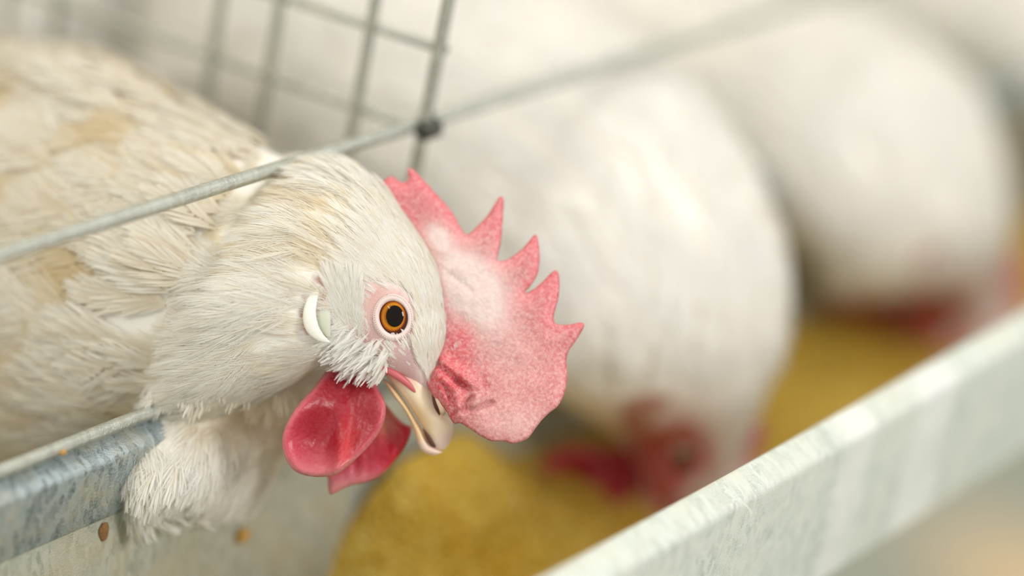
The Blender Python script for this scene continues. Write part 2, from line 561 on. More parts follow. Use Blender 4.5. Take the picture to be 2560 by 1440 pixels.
# ------------------------------------------------------------------ setting
def slab(name, lo, hi, mat):
    x0, y0, z0 = lo; x1, y1, z1 = hi
    V = [(x, y, z) for x in (x0, x1) for y in (y0, y1) for z in (z0, z1)]
    fc = [(0, 1, 3, 2), (4, 6, 7, 5), (0, 4, 5, 1), (2, 3, 7, 6), (0, 2, 6, 4), (1, 5, 7, 3)]
    o = mesh_obj(name, V, fc, mat, smooth=False); o['kind'] = 'structure'; return o


FLOORM = Mat('patchy_concrete'); FLOORM.set(Roughness=.85, Specular_IOR_Level=.2)
_v = FLOORM.coords(); _c = FLOORM.ramp(FLOORM.noise(_v, 5, 6), [(.3, srgb(176, 178, 164)), (.7, srgb(156, 160, 148))])
_ds = FLOORM.n('ShaderNodeVectorMath', operation='DISTANCE'); FLOORM.l(_v, _ds.inputs[0])    # a paler, warmer patch around one floor point
_d = M @ ray(2620, 1480); _ds.inputs[1].default_value = tuple(CAM + _d * (0 - CAM[2]) / _d[2])
_a = FLOORM.n('ShaderNodeMath', operation='MULTIPLY_ADD'); FLOORM.l(FLOORM.noise(_v, 14, 5), _a.inputs[0]); _a.inputs[1].default_value = .08; FLOORM.l(_ds.outputs['Value'], _a.inputs[2])
FLOORM.l(FLOORM.mix(FLOORM.ramp(_a.outputs[0], [(.08, (1, 1, 1, 1)), (.17, (0, 0, 0, 1))]), _c, srgb(224, 198, 160)), FLOORM.b.inputs['Base Color'])
slab('floor', (-2.5, -2.6, -.05), (4.5, 1.6, 0), FLOORM.m)
slab('wall_back', (-2.5, .62, 0), (4.5, .67, 2.6), concrete('cream_wall', srgb(250, 244, 226), srgb(244, 238, 220), 2))

# ------------------------------------------------------------------ feed trough
XA, XB = -.45, 1.35


def strip_profile(prof, x0, x1, nx, thick):
    """sheet metal bent along an open Y-Z profile, extruded along X, with thickness"""
    prof = np.array(prof, float)
    tg = np.gradient(prof, axis=0); tg /= np.linalg.norm(tg, axis=1, keepdims=True)
    nm = np.stack([-tg[:, 1], tg[:, 0]], -1)
    loop = np.concatenate([prof, (prof - nm * thick)[::-1]]); k = len(loop)
    xs = np.linspace(x0, x1, nx)
    V = np.concatenate([np.concatenate([np.full((k, 1), x), loop], 1) for x in xs])
    fc = [(i * k + j, i * k + (j + 1) % k, (i + 1) * k + (j + 1) % k, (i + 1) * k + j) for i in range(nx - 1) for j in range(k)]
    fc.append(tuple(range(k))); fc.append(tuple(reversed(range((nx - 1) * k, nx * k))))
    return V, fc


def rounded(prof, r, m=4):
    prof = [np.array(p, float) for p in prof]; out = [prof[0]]
    for a, b, c in zip(prof[:-2], prof[1:-1], prof[2:]):
        u, v = (a - b), (c - b); lu, lv = np.linalg.norm(u), np.linalg.norm(v)
        k = min(r, lu * .45, lv * .45); p0, p1 = b + u / lu * k, b + v / lv * k
        for t in np.linspace(0, 1, m + 1):
            out.append((1 - t) ** 2 * p0 + 2 * t * (1 - t) * b + t * t * p1)
    out.append(prof[-1]); return np.array(out)


TR = (0.0, -.075, .5485)
trough = root('feed_trough', TR, 'long galvanised metal feed trough filled with yellow feed in front of the cage', 'trough')
prof = rounded([(-.0105, .612), (-.016, .585), (-.032, .552), (-.108, .549), (-.1380, .640), (-.1386, .6535)], .006)
V, fc = strip_profile(prof, XA, XB, 2, .0012); mesh_obj('channel', V, fc, CHAN, trough, TR, smooth=False)
prof = rounded([(-.1385, .650), (-.1408, .6592), (-.1500, .6555), (-.1525, .6045), (-.1465, .6025)], .0022)
V, fc = strip_profile(prof, XA, XB, 2, -.0012); o = mesh_obj('outer_rim', V, fc, RIMM, trough, TR)
o['label'] = 'pale dusty folded outer rim'
prof = rounded([(-.0015, .630), (-.0028, .6345), (-.0125, .6312), (-.0128, .6108), (-.0085, .6092)], .0015)
V, fc = strip_profile(prof, XA, XB, 2, -.001); o = mesh_obj('inner_lip', V, fc, BARM, trough, TR)
o['label'] = 'blue-grey speckled inner lip'
for o in trough.children:
    md = o.modifiers.new('e', 'EDGE_SPLIT'); md.split_angle = math.radians(40)

# feed mash lying in the channel
nx, ny = 420, 40
xs = np.linspace(-.2, XB - .02, nx); ys = np.linspace(-.1205, -.0225, ny)
gx, gy = np.meshgrid(xs, ys, indexing='ij'); gx, gy = gx.ravel(), gy.ravel()
lev = .5525 + .0150 * smoothstep(.02, .09, gx + .25 * (gy + .07)) + .004 * smoothstep(-.06, -.12, gy)
lev += .024 * smoothstep(-.072, -.026, gy) * smoothstep(.035, .085, gx) * (1 - .85 * smoothstep(.105, .150, gx))       # banked up against the inner wall
nz = vnoise(gx, gy, .03) * .004 + vnoise(gx, gy, .009, 3) * .0018 + vnoise(gx, gy, .0035, 7) * .0009
amp = .15 + .85 * smoothstep(0, .06, gx)
gz = lev + nz * amp - .006 * smoothstep(.03, -.02, gx)
i, j = np.meshgrid(np.arange(nx - 1), np.arange(ny - 1), indexing='ij')
Q = np.stack([i * ny + j, (i + 1) * ny + j, (i + 1) * ny + j + 1, i * ny + j + 1], -1).reshape(-1, 4)
o = mesh_obj('feed_mash', np.stack([gx, gy, gz], -1), Q, FEED, None, (.5, -.07, .55), kind='stuff')
tag(o, 'ochre yellow crumbly feed mash heaped in the metal trough', 'feed')


def clump(name, c, r, col, label):
    bm = bmesh.new(); bmesh.ops.create_icosphere(bm, subdivisions=3, radius=1)
    V = np.array([tuple(v.co) for v in bm.verts]); fc = [tuple(v.index for v in f.verts) for f in bm.faces]; bm.free()
    k = 1 + .28 * np.array([mnoise.noise(Vector(v * 1.7 + np.array(c) * 90)) for v in V])
    V = V * k[:, None] * np.array(r) + np.array(c)
    m = Mat(name + '_crumb'); m.set(Roughness=.9); v = m.coords()
    m.l(m.mix(m.noise(v, 500, 3), col, m.mix(.4, col, (.1, .06, .02, 1))), m.b.inputs['Base Color'])
    m.bump(m.noise(v, 900, 4), .8, .001)
    return tag(mesh_obj(name, V, fc, m.m, None, c), label, 'crumb')


def on_plane(px, py, ax, val):
    d = M @ ray(px, py); return CAM + d * (val - CAM[ax]) / d[ax]


clump('feed_crumb', on_plane(608, 1340, 1, -.0185), (.0022, .0016, .0025), srgb(226, 176, 84), 'orange-yellow feed crumb on the bare trough wall under the nearest hen')
clump('feed_crumb', on_plane(258, 1330, 1, -.0128), (.0018, .0012, .0032), srgb(150, 106, 62), 'brown feed crumb stuck below the blue-grey inner lip')
clump('feed_crumb', on_plane(158, 1131, 1, -.0085), (.0011, .0009, .0009), srgb(206, 160, 96), 'tiny tan crumb sticking to the rod along the inner lip')

# ------------------------------------------------------------------ cage
CG = (.45, .2, .47)
cage = root('laying_cage', CG, 'galvanised wire laying cage with mesh partition beside the nearest hen', 'cage')
V, fc = tube([(x, 0, .7002) for x in np.linspace(XA, XB, 40)], .0021, 12); o = mesh_obj('front_wire', V, fc, WIRE, cage, CG)
V, fc = tube([(x, -.0062, .6365) for x in np.linspace(XA, XB, 40)], .0021, 12); mesh_obj('front_wire', V, fc, WIRE, cage, CG)
XP = .0845


def partition(xp):
    pan = bpy.data.objects.new('partition_panel', None); sc.collection.objects.link(pan); pan.parent = cage
    pan.location = (xp - CG[0], 0, 0); O = (xp, CG[1], CG[2])
    for y in (-.0035, .0236, .0612, .0860, .160, .185, .21, .235, .26):
        top = .90
        V, fc = tube([(xp, y + .0035 * (top - .69), z) for z in np.linspace(.60, top, 6)], .0017 if y > 0 else .0020, 8)
        mesh_obj('vertical_wire', V, fc, WIRE, pan, O)
    for z in (.722 + .0275 * k for k in range(-4, 7)):
        V, fc = tube([(xp + .0018, y, z - .145 * (y - .0252)) for y in np.linspace(-.004, .265, 6)], .0016, 8)
        mesh_obj('cross_wire', V, fc, WIRE, pan, O)
    return pan


partition(XP)
partition(XP + .591)
# clip where the partition's first wire meets the front wire
V, fc = tube([(XP - .0026, -.0035, .7003), (XP - .0015, -.0035, .7003), (XP + .0042, -.0035, .7001), (XP + .0052, -.0035, .7001)], [.0026, .0034, .0034, .0026], 12)
o = mesh_obj('wire_clip', V, fc, KNOT, cage, CG); o['label'] = 'dark clip on the front wire'
# sloping wire floor the hens stand on (out of sight behind the trough)
Vs, Fs, off = [], [], 0
for y in np.arange(.0, .52, .025):
    v, f = tube([(XA, y, .500 + .1 * (y - .1)), (XB, y, .500 + .1 * (y - .1))], .0012, 6); Vs.append(v); Fs += [tuple(i + off for i in q) for q in f]; off += len(v)
for x in np.arange(XA, XB, .025):
    v, f = tube([(x, -.002, .488), (x, .51, .5392)], .0012, 6); Vs.append(v); Fs += [tuple(i + off for i in q) for q in f]; off += len(v)
o = mesh_obj('floor_grid', np.concatenate(Vs), Fs, WIRE, cage, CG); o['kind'] = 'stuff'

# ------------------------------------------------------------------ hens
HEAD = [(1086, 988, 1052, 998, 12, 3.5), (1091, 935, 1003, 950, 12, 6.8), (1105, 890, 938, 930, 12.5, 9.8), (1117, 835, 878, 918, 13, 12.5),
        (1113, 770, 842, 908, 14, 14), (1096, 690, 815, 905, 14.5, 15.5), (1062, 620, 785, 918, 15.5, 17.5)]
NECK = [(1012, 545, 745, 945, 17, 20), (956, 468, 690, 975, 19, 23.5), (888, 420, 610, 1008, 23, 27.5), (820, 400, 530, 1050, 28, 31.5),
        (745, 403, 450, 1090, 36, 36), (655, 380, 380, 1100, 48, 40), (560, 420, 330, 1000, 60, 36), (480, 480, 330, 850, 70, 20)]
BODY = [(640, 560, 560, 760, 42, 14), (690, 402, 440, 1060, 48, 36), (600, 335, 330, 1120, 58, 46), (480, 262, 200, 1180, 72, 54),
        (330, 180, 50, 1230, 90, 60), (150, 130, -120, 1250, 112, 64), (-50, 115, -320, 1210, 138, 64), (-260, 130, -520, 1100, 165, 58),
        (-460, 180, -690, 940, 190, 46), (-640, 250, -800, 760, 212, 30), (-760, 330, -830, 590, 226, 11)]
BIB = [(770, 860, 490, 885, (40, 36), 10), (806, 905, 420, 930, (38, 24), 10), (765, 1010, 366, 1030, (43, 20), 9), (704, 1128, 334, 1136, (43, 15), 15),
       (672, 1195, 322, 1205, (42, 14), 13), (625, 1240, 330, 1250, (40, 14), 8.5), (550, 1262, 400, 1268, (36, 18), 4)]

LH = Loft(HEAD + NECK); LB = Loft(BODY); LC = Loft(BIB)

EYE_PX, EYE_PY = 985, 794
CR = lambda pts: [(640 + x / 2, 540 + y / 2) for x, y in pts]                 # measured on a 2x crop of the face
CQ = lambda pts: [(900 + x / 1.9467, 400 + y / 1.9467) for x, y in pts]       # measured on a crop of the comb
FACE = CR([(545, 345), (640, 325), (740, 360), (800, 430), (815, 520), (800, 600), (790, 680), (835, 790), (870, 860), (840, 920),
           (700, 800), (580, 745), (500, 720), (440, 640), (440, 560), (470, 480), (530, 420)])
EARZONE = CR([(300, 300), (400, 260), (385, 420), (400, 560), (380, 640), (300, 630), (230, 560), (215, 470), (250, 370)])
EYEZONE = lambda px, py: (((px - EYE_PX) / 56) ** 2 + ((py - EYE_PY) / 64) ** 2) < 1

COMB_OL = CQ([(92, 112), (118, 98), (142, 78), (165, 84), (192, 104), (220, 108), (236, 88), (230, 52), (238, 38), (258, 44), (290, 76), (335, 124), (385, 180),
              (435, 235), (472, 292), (500, 345), (525, 362), (570, 322), (618, 272), (652, 220), (676, 182), (690, 178), (700, 196), (697, 260), (692, 330),
              (686, 400), (674, 455), (670, 488), (712, 484), (760, 456), (800, 420), (830, 385), (848, 364), (860, 366), (868, 390), (874, 440), (874, 500), (862, 560),
              (832, 610), (798, 648), (842, 630), (892, 588), (926, 552), (950, 537), (964, 545), (970, 575), (971, 620), (964, 680), (950, 730), (942, 778),
              (966, 800), (1020, 800), (1068, 790), (1090, 796), (1090, 812), (1072, 846), (1044, 890), (1016, 930), (1004, 978), (1010, 1030), (1006, 1090), (990, 1150),
              (960, 1200), (920, 1232), (882, 1270), (850, 1312), (820, 1352), (780, 1373), (740, 1380), (690, 1368), (640, 1368), (590, 1345), (540, 1312),
              (490, 1282), (462, 1284), (440, 1262), (415, 1215), (350, 1140), (318, 1060), (330, 960), (352, 860), (362, 760), (352, 660), (335, 570), (310, 480), (268, 400),
              (215, 320), (168, 250), (130, 180)])
HEADLINE = CQ([(150, 200), (200, 270), (250, 330), (310, 390), (360, 470), (385, 520), (400, 600), (415, 680), (425, 750), (420, 830), (400, 900), (380, 950), (360, 1010), (370, 1100), (440, 1240)])
CREASES = [CQ([(372, 985), (410, 1020), (450, 1050), (510, 1100), (575, 1130)]), CQ([(395, 1085), (425, 1130), (448, 1185), (455, 1255)]),
           CQ([(470, 1080), (520, 1110), (545, 1150), (520, 1190)]), CQ([(460, 1235), (510, 1215), (570, 1210), (640, 1180)]),
           CQ([(440, 560), (500, 600), (540, 640)]), CQ([(590, 1050), (620, 1100), (600, 1160)])]
RIDGES = [CQ([(400, 985), (460, 1025), (530, 1075)]), CQ([(425, 1080), (470, 1120), (480, 1190), (470, 1240)]), CQ([(385, 1040), (400, 1130), (430, 1230)]),
          CQ([(540, 1120), (580, 1150), (560, 1200)])]


def build_comb():
    wm = lambda px, py: 11 + .012 * (px - 1120) * -.5 + np.clip((800 - py) / 400, -.8, 1) * 9 - 3.5 * smoothstep(900, 1100, py) + vnoise(px, py, 160) * 1.2
    hf = lambda d, px, py: .55 + 2.4 * (1 - np.exp(-d / 55.0)) * (1 + .7 * np.exp(-dist_line(px, py, HEADLINE) / 60)) * np.sqrt(np.clip(d / 14, 0, 1))

    def nd(px, py, d):
        z = vnoise(px, py, 55) * .45 + vnoise(px, py, 22, 5) * .22
        for c in CREASES[4:]: z += .9 * np.exp(-(dist_line(px, py, c) / 7.5) ** 2)
        for c in CREASES: z -= 1.5 * np.exp(-(dist_line(px, py, c) / 7.5) ** 2)
        for c in RIDGES: z += 2.1 * np.exp(-(dist_line(px, py, c) / 15) ** 2)
        return z * np.clip(d / 25, 0, 1)
    V, Fc, px, py, d = sheet(COMB_OL, 5.2, wm, hf, nd, ostep=4)
    base = np.array(srgb(186, 90, 94))[None].repeat(len(V), 0)
    deep = np.array(srgb(204, 62, 74)); pale = np.array(srgb(208, 138, 134)); dusk = np.array(srgb(186, 86, 94))

    def over(c, m): base[:] = base * (1 - m[:, None]) + c[None] * m[:, None]
    over(dusk, .8 * blob(px, py, 1000, 500, 70, 50, 40))
    over(pale, .45 * smoothstep(1140, 1300, px) * smoothstep(760, 950, py)); over(np.array(srgb(210, 100, 108)), .8 * smoothstep(50, 12, d) * smoothstep(860, 780, py))
    over(deep, .95 * blob(px, py, 1125, 950, 66, 85, -20)); over(deep, .75 * blob(px, py, 1156, 850, 34, 62, 15))
    over(deep, .45 * np.exp(-(d / 9) ** 2))
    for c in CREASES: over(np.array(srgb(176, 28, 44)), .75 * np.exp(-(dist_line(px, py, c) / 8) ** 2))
    bl = .95 * blob(px, py, 1095, 590, 34, 26, 45) + .95 * blob(px, py, 1150, 690, 55, 110, -38) + .45 * blob(px, py, 1200, 760, 60, 90, -30) \
        + .75 * blob(px, py, 1200, 720, 80, 90) + .25 * blob(px, py, 1270, 880, 90, 100) + .35 * blob(px, py, 1290, 1060, 110, 50) + .3 * blob(px, py, 1190, 1000, 40, 30)
    bl = bl * (1 - .8 * blob(px, py, 1125, 945, 45, 65, -20)) * (1 - .6 * blob(px, py, 1155, 850, 28, 55, 15))
    return V, Fc, dict(col=base, bloom=np.clip(bl, 0, 1))


W_NEAR = CR([(388, 728), (330, 800), (280, 868), (235, 915), (198, 962), (165, 1015), (142, 1065), (130, 1120), (136, 1180), (156, 1230), (190, 1272), (235, 1294),
             (290, 1304), (345, 1304), (395, 1295), (440, 1268), (490, 1225), (545, 1172), (592, 1118), (628, 1062), (646, 1005), (648, 945), (632, 898), (610, 858), (585, 780), (540, 700), (450, 680)])
W_FAR = CR([(560, 860), (640, 930), (700, 1000), (745, 1040), (776, 1052), (770, 1100), (745, 1155), (705, 1210), (655, 1268), (600, 1312), (540, 1334), (480, 1346),
            (430, 1366), (395, 1386), (368, 1392), (360, 1350), (358, 1310), (340, 1270), (330, 1180), (380, 1050), (450, 940)])


def build_wattle_near():
    def wm(px, py):
        d = dist_line(px, py, W_NEAR, True)
        return 2.5 + 5.5 * smoothstep(5, 95, d) + 8 * smoothstep(1030, 920, py) + 2.0 * smoothstep(880, 960, px) - 1.5 * np.exp(-((px - 850 - (py - 1100) * -.05) / 20) ** 2) * smoothstep(980, 1080, py) + vnoise(px, py, 60) * .6
    hf = lambda d, px, py: .35 + 1.3 * np.sqrt(np.clip(d / 12, 0, 1)) * (1 - .45 * smoothstep(12, 50, d))
    nd = lambda px, py, d: (vnoise(px * 1.0 + py * .3, py * .35, 9, 2) * .10 + vnoise(px, py, 40) * .15) * np.clip(d / 12, 0, 1)
    V, Fc, px, py, d = sheet(W_NEAR, 5.0, wm, hf, nd, ostep=4)
    c = np.array(srgb(160, 26, 42))[None].repeat(len(V), 0)
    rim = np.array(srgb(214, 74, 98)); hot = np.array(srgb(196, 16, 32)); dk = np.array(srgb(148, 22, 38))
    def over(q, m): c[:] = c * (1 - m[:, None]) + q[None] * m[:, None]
    over(rim, .9 * np.exp(-(d / 11) ** 2)); over(rim, .55 * smoothstep(795, 715, px)); over(rim, .45 * smoothstep(1100, 1190, py)); over(dk, .6 * blob(px, py, 830, 960, 50, 60))  # pink over the left side is sheen put into the colour
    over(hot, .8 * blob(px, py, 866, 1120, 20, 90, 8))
    return V, Fc, dict(col=c, bloom=.25 * np.exp(-(d / 10) ** 2) + .14 * smoothstep(1110, 1185, py))


def build_wattle_far():
    wm = lambda px, py: 17 + vnoise(px, py, 70) * 1.2 + .01 * (px - 900)
    hf = lambda d, px, py: .35 + 1.4 * np.sqrt(np.clip(d / 14, 0, 1))
    nd = lambda px, py, d: vnoise(px, py * .5, 16, 4) * .35 * np.clip(d / 12, 0, 1)
    V, Fc, px, py, d = sheet(W_FAR, 6.5, wm, hf, nd, ostep=5)
    c = np.array(srgb(188, 34, 58))[None].repeat(len(V), 0)
    hot = np.array(srgb(196, 0, 38)); pk = np.array(srgb(216, 80, 104)); tan = np.array(srgb(206, 130, 104))
    def over(q, m): c[:] = c * (1 - m[:, None]) + q[None] * m[:, None]
    over(pk, .8 * smoothstep(1130, 1200, py)); over(hot, .95 * blob(px, py, 995, 1105, 34, 60, 35)); over(tan, .9 * blob(px, py, 955, 1050, 40, 36, 20))
    return V, Fc, dict(col=c, bloom=.35 * smoothstep(1160, 1220, py))


def loft_part(rings, nt, nth):
    lf = Loft(rings); return lf.mesh(nt, nth)


def surf_w(px, py):
    """depth (mm) of the near side of the head at a pixel, from the loft"""
    t = np.linspace(0, 12, 500); th = np.linspace(0, np.pi, 120)
    tt, hh = np.meshgrid(t, th); s = LH.S(tt.ravel(), hh.ravel()); a, b, w = proj(s)
    i = np.argmin((a - px) ** 2 + (b - py) ** 2); return w[i] * 1000


def px_tube(pts, rad_mm, nth, m, flat=1.0):
    """tube along (px, py, w mm) points"""
    a = smooth_line(np.array(pts, float), m); r = smooth_line(np.array(rad_mm, float)[:, None], m)[:, 0]
    V, fc = tube(P(a[:, 0], a[:, 1], a[:, 2] / 1000), r / 1000, nth)
    if flat != 1.0:
        c = np.repeat(P(a[:, 0], a[:, 1], a[:, 2] / 1000), nth, 0)
        k = (V - c) @ FWD; V = V - FWD[None] * (k * (1 - flat))[:, None]
    return V, fc


def head_parts():
    """geometry of every head part, world space, in the nearest hen's pose"""
    out = []
    V, Fc, at = build_comb(); out.append(('comb', V, Fc, COMB, at))
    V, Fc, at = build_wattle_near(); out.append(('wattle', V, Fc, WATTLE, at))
    V, Fc, at = build_wattle_far(); out.append(('wattle', V, Fc, WATTLE, at))
    UPB = [(1060, 925, 960, 935, 11, 5.2), (1076, 962, 975, 952, 11, 5.2), (1085, 1000, 1008, 990, 11.5, 4.8), (1102, 1033, 1034, 1030, 12, 4.4), (1127, 1046, 1052, 1060, 12, 4.2),
           (1133, 1072, 1066, 1086, 12, 3.6), (1127, 1102, 1079, 1109, 12, 2.6), (1112, 1124, 1089, 1121, 12, 1.2)]
    LOB = [(982, 964, 956, 945, 12, 3.6), (1007, 997, 979, 985, 12, 3.6), (1032, 1037, 1007, 1019, 12, 3.2), (1055, 1076, 1032, 1069, 12, 2.7), (1074, 1108, 1046, 1112, 12, 2.3),
           (1093, 1122, 1060, 1131, 12, 2.1), (1108, 1129, 1082, 1139, 12, 1.1)]
    for nm, R in (('upper_beak', UPB), ('lower_beak', LOB)):
        V, fc, tt, hh = loft_part(R, 48, 28); px, py, w = proj(V)
        c = np.array(srgb(246, 228, 198) if nm == 'upper_beak' else srgb(236, 206, 160))[None].repeat(len(V), 0)
        tip = np.array(srgb(236, 210, 200)); yl = np.array(srgb(228, 186, 128))
        def over(q, m): c[:] = c * (1 - m[:, None]) + q[None] * m[:, None]
        over(tip, .85 * smoothstep(1070, 1110, py + .4 * (px - 1090))); over(yl, .7 * blob(px, py, 1050, 1045, 22, 45, -28))
        over(np.array(srgb(226, 150, 140)), .6 * smoothstep(985, 940, py))
        out.append((nm, V, fc, BEAK, dict(col=c)))
    V, fc = px_tube([(924, 906, 4.4), (948, 916, 4.0), (988, 936, 4.6), (1020, 960, 5.8), (1050, 994, 7.4)], [.4, .9, 1.05, .9, .3], 12, 24, .8); out.append(('gape', V, fc, GAPE, None))
    V, fc = px_tube([(1080, 968, 6.8), (1087, 998, 6.4), (1093, 1020, 6.6), (1099, 1038, 7.2)], [.2, .75, .75, .2], 10, 16, .6); out.append(('nostril', V, fc, NOSTRIL, None))
    V, fc = px_tube([(1086, 975, 6.2), (1097, 1000, 5.2), (1107, 1022, 5.2), (1104, 1042, 6.4)], [.35, .9, 1.1, .4], 10, 16, .8)
    out.append(('nostril_flap', V, fc, BEAK, dict(col=np.array(srgb(236, 205, 178))[None].repeat(len(V), 0))))
    V, fc = px_tube([(1058, 1072, 9.6), (1068, 1090, 9.4), (1080, 1110, 9.8), (1088, 1118, 10.6)], [.15, .5, .55, .15], 8, 14); out.append(('mouth_line', V, fc, NOSTRIL, None))
    # earlobe: white crescent, with the paler green lining in front of it
    w0 = surf_w(790, 790) - 1.1
    V, fc = px_tube([(808, 692, w0 + 2.2), (788, 730, w0 + .3), (774, 778, w0 - .4), (779, 816, w0 - .4), (798, 841, w0 + .2), (824, 856, w0 + 1.4)], [.3, 1.1, 1.75, 1.9, 1.3, .25], 16, 40, .42); out.append(('earlobe', V, fc, EARLOBE, None))
    V, fc = px_tube([(806, 722, w0 + 2.4), (805, 765, w0 + 1.9), (808, 806, w0 + 1.9), (822, 842, w0 + 2.4)], [.6, 2.2, 2.2, .5], 14, 28, .35); out.append(('ear_lining', V, fc, EARFLAP, None))
    # eyelid ring and its row of tiny beads
    we = surf_w(EYE_PX, EYE_PY)
    sx = np.array([-52, 52, 0, 0, -36, 36, -36, 36.]); sy = np.array([0, 0, -60, 60, -40, -40, 40, 40.])
    sw = np.array([surf_w(EYE_PX + a, EYE_PY + b) for a, b in zip(sx, sy)])
    co = np.linalg.lstsq(np.stack([sx, sy, np.ones(8)], 1), sw, rcond=None)[0]; we = float(co[2])
    th = np.linspace(0, 2 * np.pi, 56, endpoint=False); a = math.radians(-12)
    def ell(rx, ry, w):
        x, y = rx * np.cos(th), ry * np.sin(th)
        return np.stack([EYE_PX - 2 + x * math.cos(a) - y * math.sin(a), EYE_PY + x * math.sin(a) + y * math.cos(a), w + co[0] * (x * math.cos(a) - y * math.sin(a)) + co[1] * (x * math.sin(a) + y * math.cos(a))], -1)
    prof = [(34, 41, .5), (35.5, 43, -.9), (40, 48, -1.5), (46, 55, -1.3), (51, 60, -.6), (56, 66, .9), (58, 68, 2.5)]
    V = np.concatenate([P(*(ell(rx, ry, we + dz + .6).T * np.array([[1], [1], [.001]]))) for rx, ry, dz in prof]); k = 56
    fc = [(i * k + j, i * k + (j + 1) % k, (i + 1) * k + (j + 1) % k, (i + 1) * k + j) for i in range(len(prof) - 1) for j in range(k)]
    out.append(('eyelid', V, fc, LID, None))
    bm = bmesh.new(); bmesh.ops.create_icosphere(bm, subdivisions=1, radius=.00019)
    iv = np.array([tuple(v.co) for v in bm.verts]); ifc = np.array([[v.index for v in f.verts] for f in bm.faces]); bm.free()
    th = np.linspace(0, 2 * np.pi, 60, endpoint=False); e = ell(47.5, 57, we - .85)
    C = P(e[:, 0], e[:, 1], e[:, 2] / 1000)
    V = (C[:, None] + iv[None]).reshape(-1, 3); Fb = (ifc[None] + (np.arange(len(C)) * len(iv))[:, None, None]).reshape(-1, 3)
    out.append(('eyelid_beads', V, Fb, LID, 'stuff'))
    return out, we, co


HP, WE, LIDP = head_parts()
EYE_C = P(EYE_PX + 0, EYE_PY - 4, (WE + 4.2) / 1000)


def comb_down():
    m = 2600; px = rng.uniform(1080, 1340, m); py = rng.uniform(640, 905, m)
    pr = .15 + blob(px, py, 1120, 860, 45, 130, -12) + .8 * blob(px, py, 1150, 720, 60, 90, -30) + .5 * blob(px, py, 1200, 1000, 90, 60)
    k = (rng.uniform(0, 1, m) < pr) & in_poly(px, py, COMB_OL) & (dist_line(px, py, COMB_OL, True) > 22); px, py = px[k], py[k]
    cv = HP[0][1]; cx, cy, cw = proj(cv); half = len(cv) // 2
    i = np.array([np.argmin((cx - a) ** 2 + (cy - b) ** 2 + 3e4 * cw) for a, b in zip(px, py)])
    a = rng.normal(-1.05, .35, len(px)); d = np.cos(a)[:, None] * RIGHT + np.sin(a)[:, None] * UP
    n = np.broadcast_to(-FWD, d.shape).copy()
    return plumes(cv[i], d, n, rng.uniform(.0018, .0034, len(px)), np.full(len(px), .00025), rng.uniform(.05, .22, len(px)), np.full(len(px), .2), 3, .000035, spread=.7, tintv=.1)


def add_head(rt, base, T=None, comb_size=1.0):
    """hang the head parts under a hen; T moves them from the nearest hen's pose"""
    mv = (lambda V: V) if T is None else (lambda V: V @ T[:3, :3].T + T[:3, 3])
    lid = None
    for nm, V, Fc, mt, at in HP:
        kind = at if isinstance(at, str) else None
        if nm == 'comb' and comb_size != 1.0:        # a hen with a smaller comb
            c0 = P(1080, 860, .012); V = c0 + (V - c0) @ (np.eye(3) - (1 - comb_size) * np.outer(RIGHT, RIGHT) - (1 - comb_size) * .5 * np.outer(UP, UP))
        if T is not None and mt is LID: mt = GAPE
        o = mesh_obj(nm, mv(V), Fc, mt, rt if kind is None else lid, base, attrs=None if kind else at, kind=kind)
        if nm == 'eyelid': lid = o
        if nm == 'comb' and T is None:
            v, q, tn = comb_down(); mesh_obj('comb_down', v, q, FEATHER, o, base, smooth=False, attrs=dict(tint=tn), kind='stuff')
        if nm == 'earlobe': o['label'] = 'white crescent earlobe'
    # eyeball: local Z looks out of the head
    bm = bmesh.new(); bmesh.ops.create_uvsphere(bm, u_segments=40, v_segments=24, radius=.0062)
    me = bpy.data.meshes.new('eye'); bm.to_mesh(me); bm.free()
    me.polygons.foreach_set('use_smooth', np.ones(len(me.polygons), bool)); me.materials.append(EYE)
    e = bpy.data.objects.new('eye', me); sc.collection.objects.link(e); e.parent = rt
    R = np.eye(4); rot = np.stack([RIGHT, UP, -FWD], 1)
    c = EYE_C.copy()
    if T is not None: rot = T[:3, :3] @ rot; c = T[:3, :3] @ c + T[:3, 3]
    # slight oval, taller than wide
    R[:3, :3] = rot @ np.diag([.90, 1.10, .85]); R[:3, 3] = c - np.array(base)
    e.matrix_local = Matrix(R.tolist())


def add_legs(rt, base, c, fz):
    for s in (-1, 1):
        x = c[0] + s * .024; y = c[1] + s * .008; zf = fz + .1 * (y - .1) + .0042
        L = [((x, y + .01, c[2]), .011), ((x, y + .012, (c[2] + zf) / 2 + .01), .0055), ((x, y, zf + .012), .0042), ((x, y - .006, zf), .0042)]
        V, fc = tube(smooth_line([p for p, r in L], 14), smooth_line(np.array([[r] for p, r in L]), 14)[:, 0], 10)
        leg = mesh_obj('leg', V, fc, LEGM, rt, base)
        for a, ln in ((-.45, .036), (0, .045), (.45, .036), (math.pi, .016)):
            V, fc = tube([(x, y - .003, zf), (x + math.sin(a) * ln * .55, y - math.cos(a) * ln * .55, zf + .0004 - .1 * math.cos(a) * ln * .55),
                          (x + math.sin(a) * ln, y - math.cos(a) * ln, zf - .1 * math.cos(a) * ln)], [.0036, .0030, .001], 8)
            mesh_obj('toe', V, fc, LEGM, leg, base)


